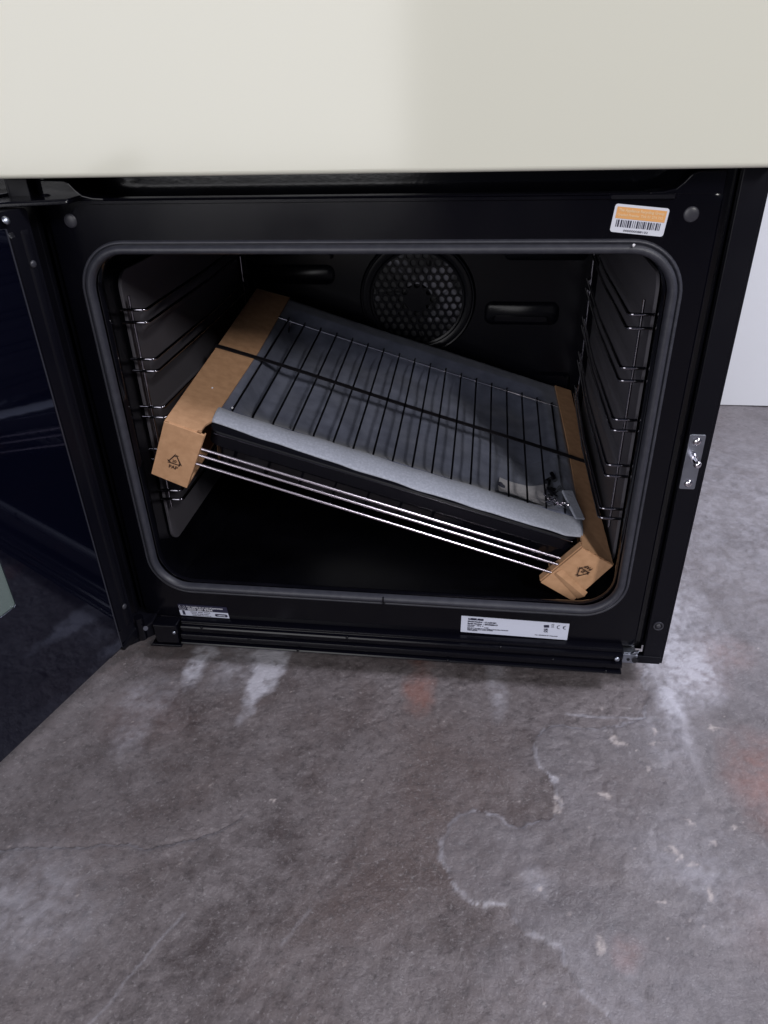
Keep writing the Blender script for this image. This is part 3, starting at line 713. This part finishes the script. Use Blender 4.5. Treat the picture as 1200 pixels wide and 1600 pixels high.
for x, w in ((-.2262, .0045), (-.1940, .0040)):
    bm = bmesh.new(); box(bm, x - w / 2, x + w / 2, .0004, .0032, .0000, .0010); obj('torn_edge', bm, 'cardedge', cl, bevel=.0003)
symbol(cl, (-.2128, 0, -.0400), (1, 0, -.02), (0, 0, 1), (0, -1, 0), .0158)
# right cap
cr = pk('cardboard_cap'); tag(cr, 'creased cardboard end cap at the low right end, resting on the oven floor', 'cardboard cap', 'cardboard caps on the bundle ends')
GTL, GTR, GBR, GBL = Vector((.2030, .002, -.0010)), Vector((.2410, 0, -.0090)), Vector((.2250, 0, -.0690)), Vector((.1830, .001, -.0580))
bm = bmesh.new(); sheet(bm, GBL, GBR, GTR, GTL, (0, -1, 0)); obj('front_flap', bm, 'card', cr, bevel=.0006)
bm = bmesh.new()
top = [GTL + tY * .3 + Vector((0, 0, .0004)), GTR + tY * .6 + Vector((0, 0, .0006)), Vector((.2350, .09, -.002)), Vector((.2345, .372, 0)), Vector((.2105, .372, 0)), Vector((.2110, .20, .0004)), Vector((.2075, .06, 0))]
V1 = [bm.verts.new(p) for p in top]; V0 = [bm.verts.new(p - Vector((0, 0, T))) for p in top]
bm.faces.new(V1); bm.faces.new(V0[::-1])
for k in range(len(top)): bm.faces.new((V0[k], V0[(k + 1) % len(top)], V1[(k + 1) % len(top)], V1[k]))
bmesh.ops.triangulate(bm, faces=[f for f in bm.faces if len(f.verts) > 4])
obj('top_flap', bm, 'card', cr)
bm = bmesh.new()
sheet(bm, GTR + tY + Vector((0, 0, -T)), Vector((.2345, .372, -T)), Vector((.2270, .372, -.067)), GBR + tY, (1, 0, 0))
sheet(bm, GBL + tY + Vector((.014, 0, -.0035)), GBR + tY + Vector((-T, 0, 0)), Vector((.2240, .372, -.067)), Vector((.200, .372, -.067)), (0, 0, -1))
sheet(bm, GBL + tY + Vector((-.0008, 0, 0)), GTL + tY + Vector((-.0008, 0, 0)), GTL + Vector((-.0008, .012, -.001)), GBL + Vector((-.0008, .012, 0)), (-1, 0, 0), .0015)
obj('side_flap', bm, 'card', cr, bevel=.0004)
# buckled strip standing off the face
ex = (GBR - GBL).normalized(); ez = (GTL - GBL).normalized()
Q = lambda u, v, d: GBL + ex * u + ez * v + Vector((0, -d, 0))
bm = bmesh.new()
A = [Q(.0035, .0275, .0004), Q(.0450, .0195, .0010), Q(.0450, .0145, .0036), Q(.0010, .0215, .0026), Q(.0035, .0170, .0004), Q(.0440, .0060, .0004)]
v = [bm.verts.new(p) for p in A]
bm.faces.new((v[0], v[3], v[2], v[1])); bm.faces.new((v[3], v[4], v[5], v[2]))
ob = obj('buckled_strip', bm, 'card', cr); sol = ob.modifiers.new('solid', 'SOLIDIFY'); sol.thickness = .0004
bm = bmesh.new()
for f in (.15, .45, .75, .95):
    p = GTL.lerp(GTR, f); bm = bmesh.new(); box(bm, p.x - .0020, p.x + .0020, p.y + .0004, p.y + .002, p.z + .0003, p.z + .0010)
    obj('torn_edge', bm, 'cardedge', cr, bevel=.0003)
symbol(cr, Q(.0205, .0375, .0018), -ex, -ez, (0, -1, 0), .0150)

# baking tray
bt = pk('baking_tray'); tag(bt, 'black enamel baking tray lined with grey foam, between the two cardboard caps', 'baking tray')
bm = bmesh.new()
def trect(x, y0, y1, z, r): return [(a, b, z) for a, b in rrect(-x - .004, x + .016, y0, y1, r)]
rings = [trect(.184, .0170, .370, -.0200, .012), trect(.184, .0165, .371, -.0060, .012), trect(.1855, .0145, .373, -.0042, .013), trect(.185, .0155, .372, -.0028, .012), trect(.180, .0255, .362, -.0022, .012), trect(.179, .0275, .360, -.0060, .012),
         trect(.176, .0300, .358, -.0240, .012), trect(.170, .036, .352, -.0300, .010)]
loft(bm, rings, True)
obj('tray_rim', bm, 'body', bt, smooth=True, angle=35)
bm = bmesh.new()
prect = lambda x, y0, y1, z, r: [(a, b, z) for a, b in rrect(-x - .004, x + .026, y0, y1, r)]
loft(bm, [prect(.180, .0180, .366, -.0120, .010), prect(.178, .0190, .364, -.0200, .010), prect(.174, .0230, .36, -.0440, .010), prect(.165, .032, .35, -.0460, .010)], True)
obj('tray_pan', bm, 'cavity', bt, smooth=True, angle=35)
bm = bmesh.new(); tube(bm, [(-.183, .0142, -.0050), (-.05, .0142, -.0050), (.196, .0142, -.0050)], .0005, 6); obj('rolled_edge', bm, 'runner', bt, smooth=True)

# foam sheet
fo = pk('foam_sheet'); tag(fo, 'grey foam sheet draped in the tray under the wire rack, its front edge folded over', 'foam sheet')
def foam_z(x, y):
    e = min(1, max(0, (y - .056) / .05)); f = min(1, max(0, (.345 - y) / .06))
    sag = -.021 * math.sin(PI / 2 * e) * math.sin(PI / 2 * f)
    xe = math.sin(PI / 2 * min(1, max(0, (x + .178) / .035))) * math.sin(PI / 2 * min(1, max(0, (.190 - x) / .035)))
    w = .0012 * math.sin(x * 37 + 1.5 * math.sin(y * 30)) * e * f + .0009 * math.sin(x * 90 + y * 55) * e * f
    return sag * xe + w * xe - .0012
bm = bmesh.new(); nx_, ny_ = 90, 70; G = []
for j in range(ny_ + 1):
    y = .054 + (.372 - .054) * j / ny_; row = []
    for i in range(nx_ + 1):
        xl = -.1905 + .006 * (y / .37); xr = .208 + .004 * (y / .37)
        x = xl + (xr - xl) * i / nx_; row.append(bm.verts.new((x, y + .0015 * math.sin(x * 25) * (j == ny_), foam_z(x, y))))
    G.append(row)
for j in range(ny_):
    for i in range(nx_): bm.faces.new((G[j][i], G[j][i + 1], G[j + 1][i + 1], G[j + 1][i]))
o = obj('foam_lining', bm, 'foam', fo, smooth=True, angle=180); sol = o.modifiers.new('s', 'SOLIDIFY'); sol.thickness = .0012; sol.offset = -1
bm = bmesh.new(); fold = [(1.08, -.0060), (1.0, -.0022), (.86, .0012), (.66, .0030), (.42, .0030), (.20, .0016), (.06, .0002), (0.0, -.0012)]
rows = []
for i in range(121):
    t = i / 120; x = -.1895 + (.2065 + .1895) * t
    ya = .0262 - .0100 * math.sin(PI * t * .62) + .0004 * math.sin(t * 31) + .0002 * math.sin(t * 77 + 1)
    yb = .0560 + .0012 * math.sin(t * 17 + 2); k = 1 if t < .95 else 1 - (t - .95) * 3
    rows.append([bm.verts.new((x, yb + (ya - yb) * (1 - f) * k, z + .0004 * math.sin(t * 43 + f * 3))) for f, z in fold])
for A, B in zip(rows, rows[1:]):
    for k in range(len(fold) - 1): bm.faces.new((A[k], A[k + 1], B[k + 1], B[k]))
o = obj('folded_edge', bm, 'foamlit', fo, smooth=True, angle=180); sol = o.modifiers.new('s', 'SOLIDIFY'); sol.thickness = .0012; sol.offset = -1

# wire rack on top of the foam
wr = pk('wire_rack'); tag(wr, 'wire grill rack with thin parallel bars lying over the grey foam', 'wire rack')
for i in range(18):
    x = -.1765 + i * .0216; xb = -.1690 + i * .02165
    bm = bmesh.new()
    pts = [(x, .0500, -.0060), (x, .0555, -.0022), (x, .0600, -.0008)] + [(x + (xb - x) * t, .06 + .2465 * t, -.0008 + .0006 * t) for t in (.25, .5, .75, 1)] + [(xb, .3090, .0016), (xb, .3105, -.0002)]
    tube(bm, pts, .00115, 7); obj('bar', bm, 'wire', wr, smooth=True)
bm = bmesh.new(); tube(bm, [(-.1830, .3072, -.0018), (.0, .3062, -.0018), (.2085, .3090, -.0018)], .0013, 8); obj('back_rod', bm, 'chrome', wr, smooth=True)
for x in (-.1660, .1960):
    bm = bmesh.new(); tube(bm, [(x, .3072, -.003), (x + .0005, .3050, -.008), (x + .0025, .292, -.0155), (x + .003, .283, -.0165)], .0012, 7); obj('stop_bend', bm, 'chrome', wr, smooth=True)
bm = bmesh.new(); tube(bm, [(-.1860, .0585, -.006), (.208, .0560, -.006)], .0013, 8); obj('front_rod', bm, 'wire', wr, smooth=True)

# strap
st = pk('packing_strap'); 
bm = bmesh.new(); path = []
path += [(-.2395, .178, -.067), (-.2348, .178, -.030), (-.2300, .1765, .0008), (-.2255, .1765, .0016)]
for k in range(1, 24):
    t = k / 24; path.append((-.2255 + .4605 * t, .1765 + .0035 * math.sin(PI * t), .0016 + .0008 * math.sin(9 * t) - .0015 * math.sin(PI * t)))
path += [(.2352, .1780, .0012), (.2378, .178, -.0020), (.2340, .178, -.035), (.2308, .178, -.0700), (-.2350, .178, -.0705)]
hw = .0037; R_ = []
for p in path: R_.append((bm.verts.new((p[0], p[1] - hw, p[2])), bm.verts.new((p[0], p[1] + hw, p[2]))))
for k in range(len(R_)): 
    A, B = R_[k], R_[(k + 1) % len(R_)]; bm.faces.new((A[0], B[0], B[1], A[1]))
o = obj('band', bm, 'strap', st); sol = o.modifiers.new('s', 'SOLIDIFY'); sol.thickness = .0007; sol.offset = 0
# single mesh: make the strap one object
o.parent = None; o.location = PK_L; o.rotation_euler = PK_R; bpy.data.objects.remove(st); o.name = 'packing_strap'
tag(o, 'thin black plastic strap running across the rack and both cardboard caps', 'strap')

# the spare chrome shelves packed under the tray
def shelf(label, rods, zc):
    s = pk('oven_shelf'); tag(s, label, 'oven shelf', 'chrome shelves packed under the tray')
    for (xa, za, xb, zb) in rods:
        bm = bmesh.new(); tube(bm, [(xa - .012, .0045, za), (xa, .0045, za), (xb, .0045, zb), (xb + .012, .0045, zb)], .0015, 12); obj('front_rod', bm, 'rod', s, smooth=True)
    for i in range(10):
        x = -.162 + i * .036; t = (x + .1845) / .36; z = rods[0][1] + (rods[0][3] - rods[0][1]) * t
        bm = bmesh.new(); tube(bm, [(x, .0060, z), (x, .018, z - zc), (x, .34, z - zc)], .0011, 6); obj('bar', bm, 'wire', s, smooth=True)
    bm = bmesh.new(); tube(bm, [(-.18, .34, rods[0][1] - zc - .001), (.18, .34, rods[0][3] - zc - .001)], .0018, 8); obj('rear_rod', bm, 'chrome', s, smooth=True)
shelf('upper chrome shelf under the tray, seen as the top two bright front rods', [(-.1845, -.0205, .1770, -.0225), (-.1845, -.0285, .1785, -.0310)], .026)
shelf('lowest chrome shelf under the tray, seen as the single bottom front rod', [(-.1850, -.0395, .1780, -.0435)], .014)

# bag of fittings on the foam at the right front
def on_foam(x, y, dz=.0015): return Vector((x, y, foam_z(x, y) + dz))
bg = pk('fittings_bag'); tag(bg, 'crumpled clear plastic bag with paper slip and dark fittings under the rack bars, front right', 'plastic bag')
bm = bmesh.new(); g = []
for j in range(9):
    row = []
    for i in range(9):
        u, v_ = i / 8, j / 8; x = .118 + .052 * u + .008 * v_; y = .068 + .052 * v_ - .004 * u
        row.append(bm.verts.new(on_foam(x, y, .0030 + .0012 * math.sin(u * 5 + v_ * 3))))
    g.append(row)
for j in range(8):
    for i in range(8): bm.faces.new((g[j][i], g[j][i + 1], g[j + 1][i + 1], g[j + 1][i]))
o = obj('paper_slip', bm, 'paper', bg, smooth=True); 
bm = bmesh.new()
bl = lambda x, y, r: dome(bm, on_foam(x, y, .0042), (0, 0, 1), r, .0012, 14, 3)
bl(.1270, .1020, .0045); bl(.1262, .1065, .0030)
obj('slip_print', bm, 'ink', bg)
bm = bmesh.new(); random.seed(5); g = []
for j in range(19):
    row = []
    for i in range(19):
        u, v_ = i / 18, j / 18; x = .116 + .092 * u; y = .062 + .105 * v_
        h = .0045 + .0065 * math.exp(-((u - .82) ** 2) / .03 - ((v_ - .35) ** 2) / .06) + random.uniform(-.0012, .0016)
        if i in (0, 18) or j in (0, 18): h = .0028
        row.append(bm.verts.new(on_foam(x, y, h)))
    g.append(row)
for j in range(18):
    for i in range(18): bm.faces.new((g[j][i], g[j][i + 1], g[j + 1][i + 1], g[j + 1][i]))
obj('bag_film', bm, 'plastic', bg, smooth=False)
random.seed(9)
bm = bmesh.new()
for k in range(7):
    c = on_foam(.182 + random.uniform(-.006, .010), .082 + .012 * k * .55 + random.uniform(-.003, .003), .0045)
    ax = Vector((random.uniform(-1, 1), random.uniform(-1, 1), .1)); cyl(bm, c, ax, .0028, .012, 12, .0022)
obj('dark_fittings', bm, 'cavity', bg, smooth=True)
bm = bmesh.new()
for k in range(9):
    c = on_foam(.178 + random.uniform(-.006, .014), .062 + random.uniform(0, .022), .0065)
    ax = Vector((random.uniform(-1, 1), random.uniform(-1, 1), random.uniform(-.1, .4))).normalized(); cyl(bm, c, ax, .0009, .009, 8); dome(bm, c, -ax, .0020, .0012, 10, 3)
obj('screws', bm, 'chrome', bg, smooth=True)
# foam offcut lying beside the right cap
bm = bmesh.new(); A = on_foam(.192, .088, .010); B = Vector((.2065, .048, .004)); w = Vector((.007, .003, 0))
pts = [A - w * .9, B - w, B + w * .6, A + w]
V1 = [bm.verts.new(p) for p in pts]; V0 = [bm.verts.new(p - Vector((0, 0, .003))) for p in pts]
bm.faces.new(V1); bm.faces.new(V0[::-1])
for k in range(4): bm.faces.new((V0[k], V0[(k + 1) % 4], V1[(k + 1) % 4], V1[k]))
bmesh.ops.recalc_face_normals(bm, faces=bm.faces)
o = obj('foam_offcut', bm, 'foamlit', None, bevel=.0012, seg=3); o.location = PK_L; o.rotation_euler = PK_R
tag(o, 'small pale foam strip beside the right cardboard cap at the front', 'foam strip')

# notch where the two ends of the seal meet
bm = bmesh.new(); box(bm, .0046, .0060, -.0068, -.0010, .0885, .0998); obj('seal_join', bm, 'enamel', ck, bevel=.0003)

# white crumbs of packing foam
def crumb(p, label, r=.0011, root=None):
    bm = bmesh.new(); bmesh.ops.create_icosphere(bm, subdivisions=1, radius=r)
    for v in bm.verts: v.co *= random.uniform(.75, 1.2)
    o = obj('foam_crumb', bm, 'dust'); o.location = p; tag(o, label, 'foam crumb', 'white foam crumbs')
PKM = Matrix.LocRotScale(PK_L, PK_R, None)
crumb((.2085, -.0068, .4535), 'white crumb stuck on the top right bend of the door seal', .0013)
crumb(PKM @ Vector((-.2060, .0850, .0012)), 'white crumb on top of the left cardboard cap')
crumb(PKM @ Vector((-.1770, .0560, .0030)), 'white crumb at the front left corner of the wire rack', .0012)
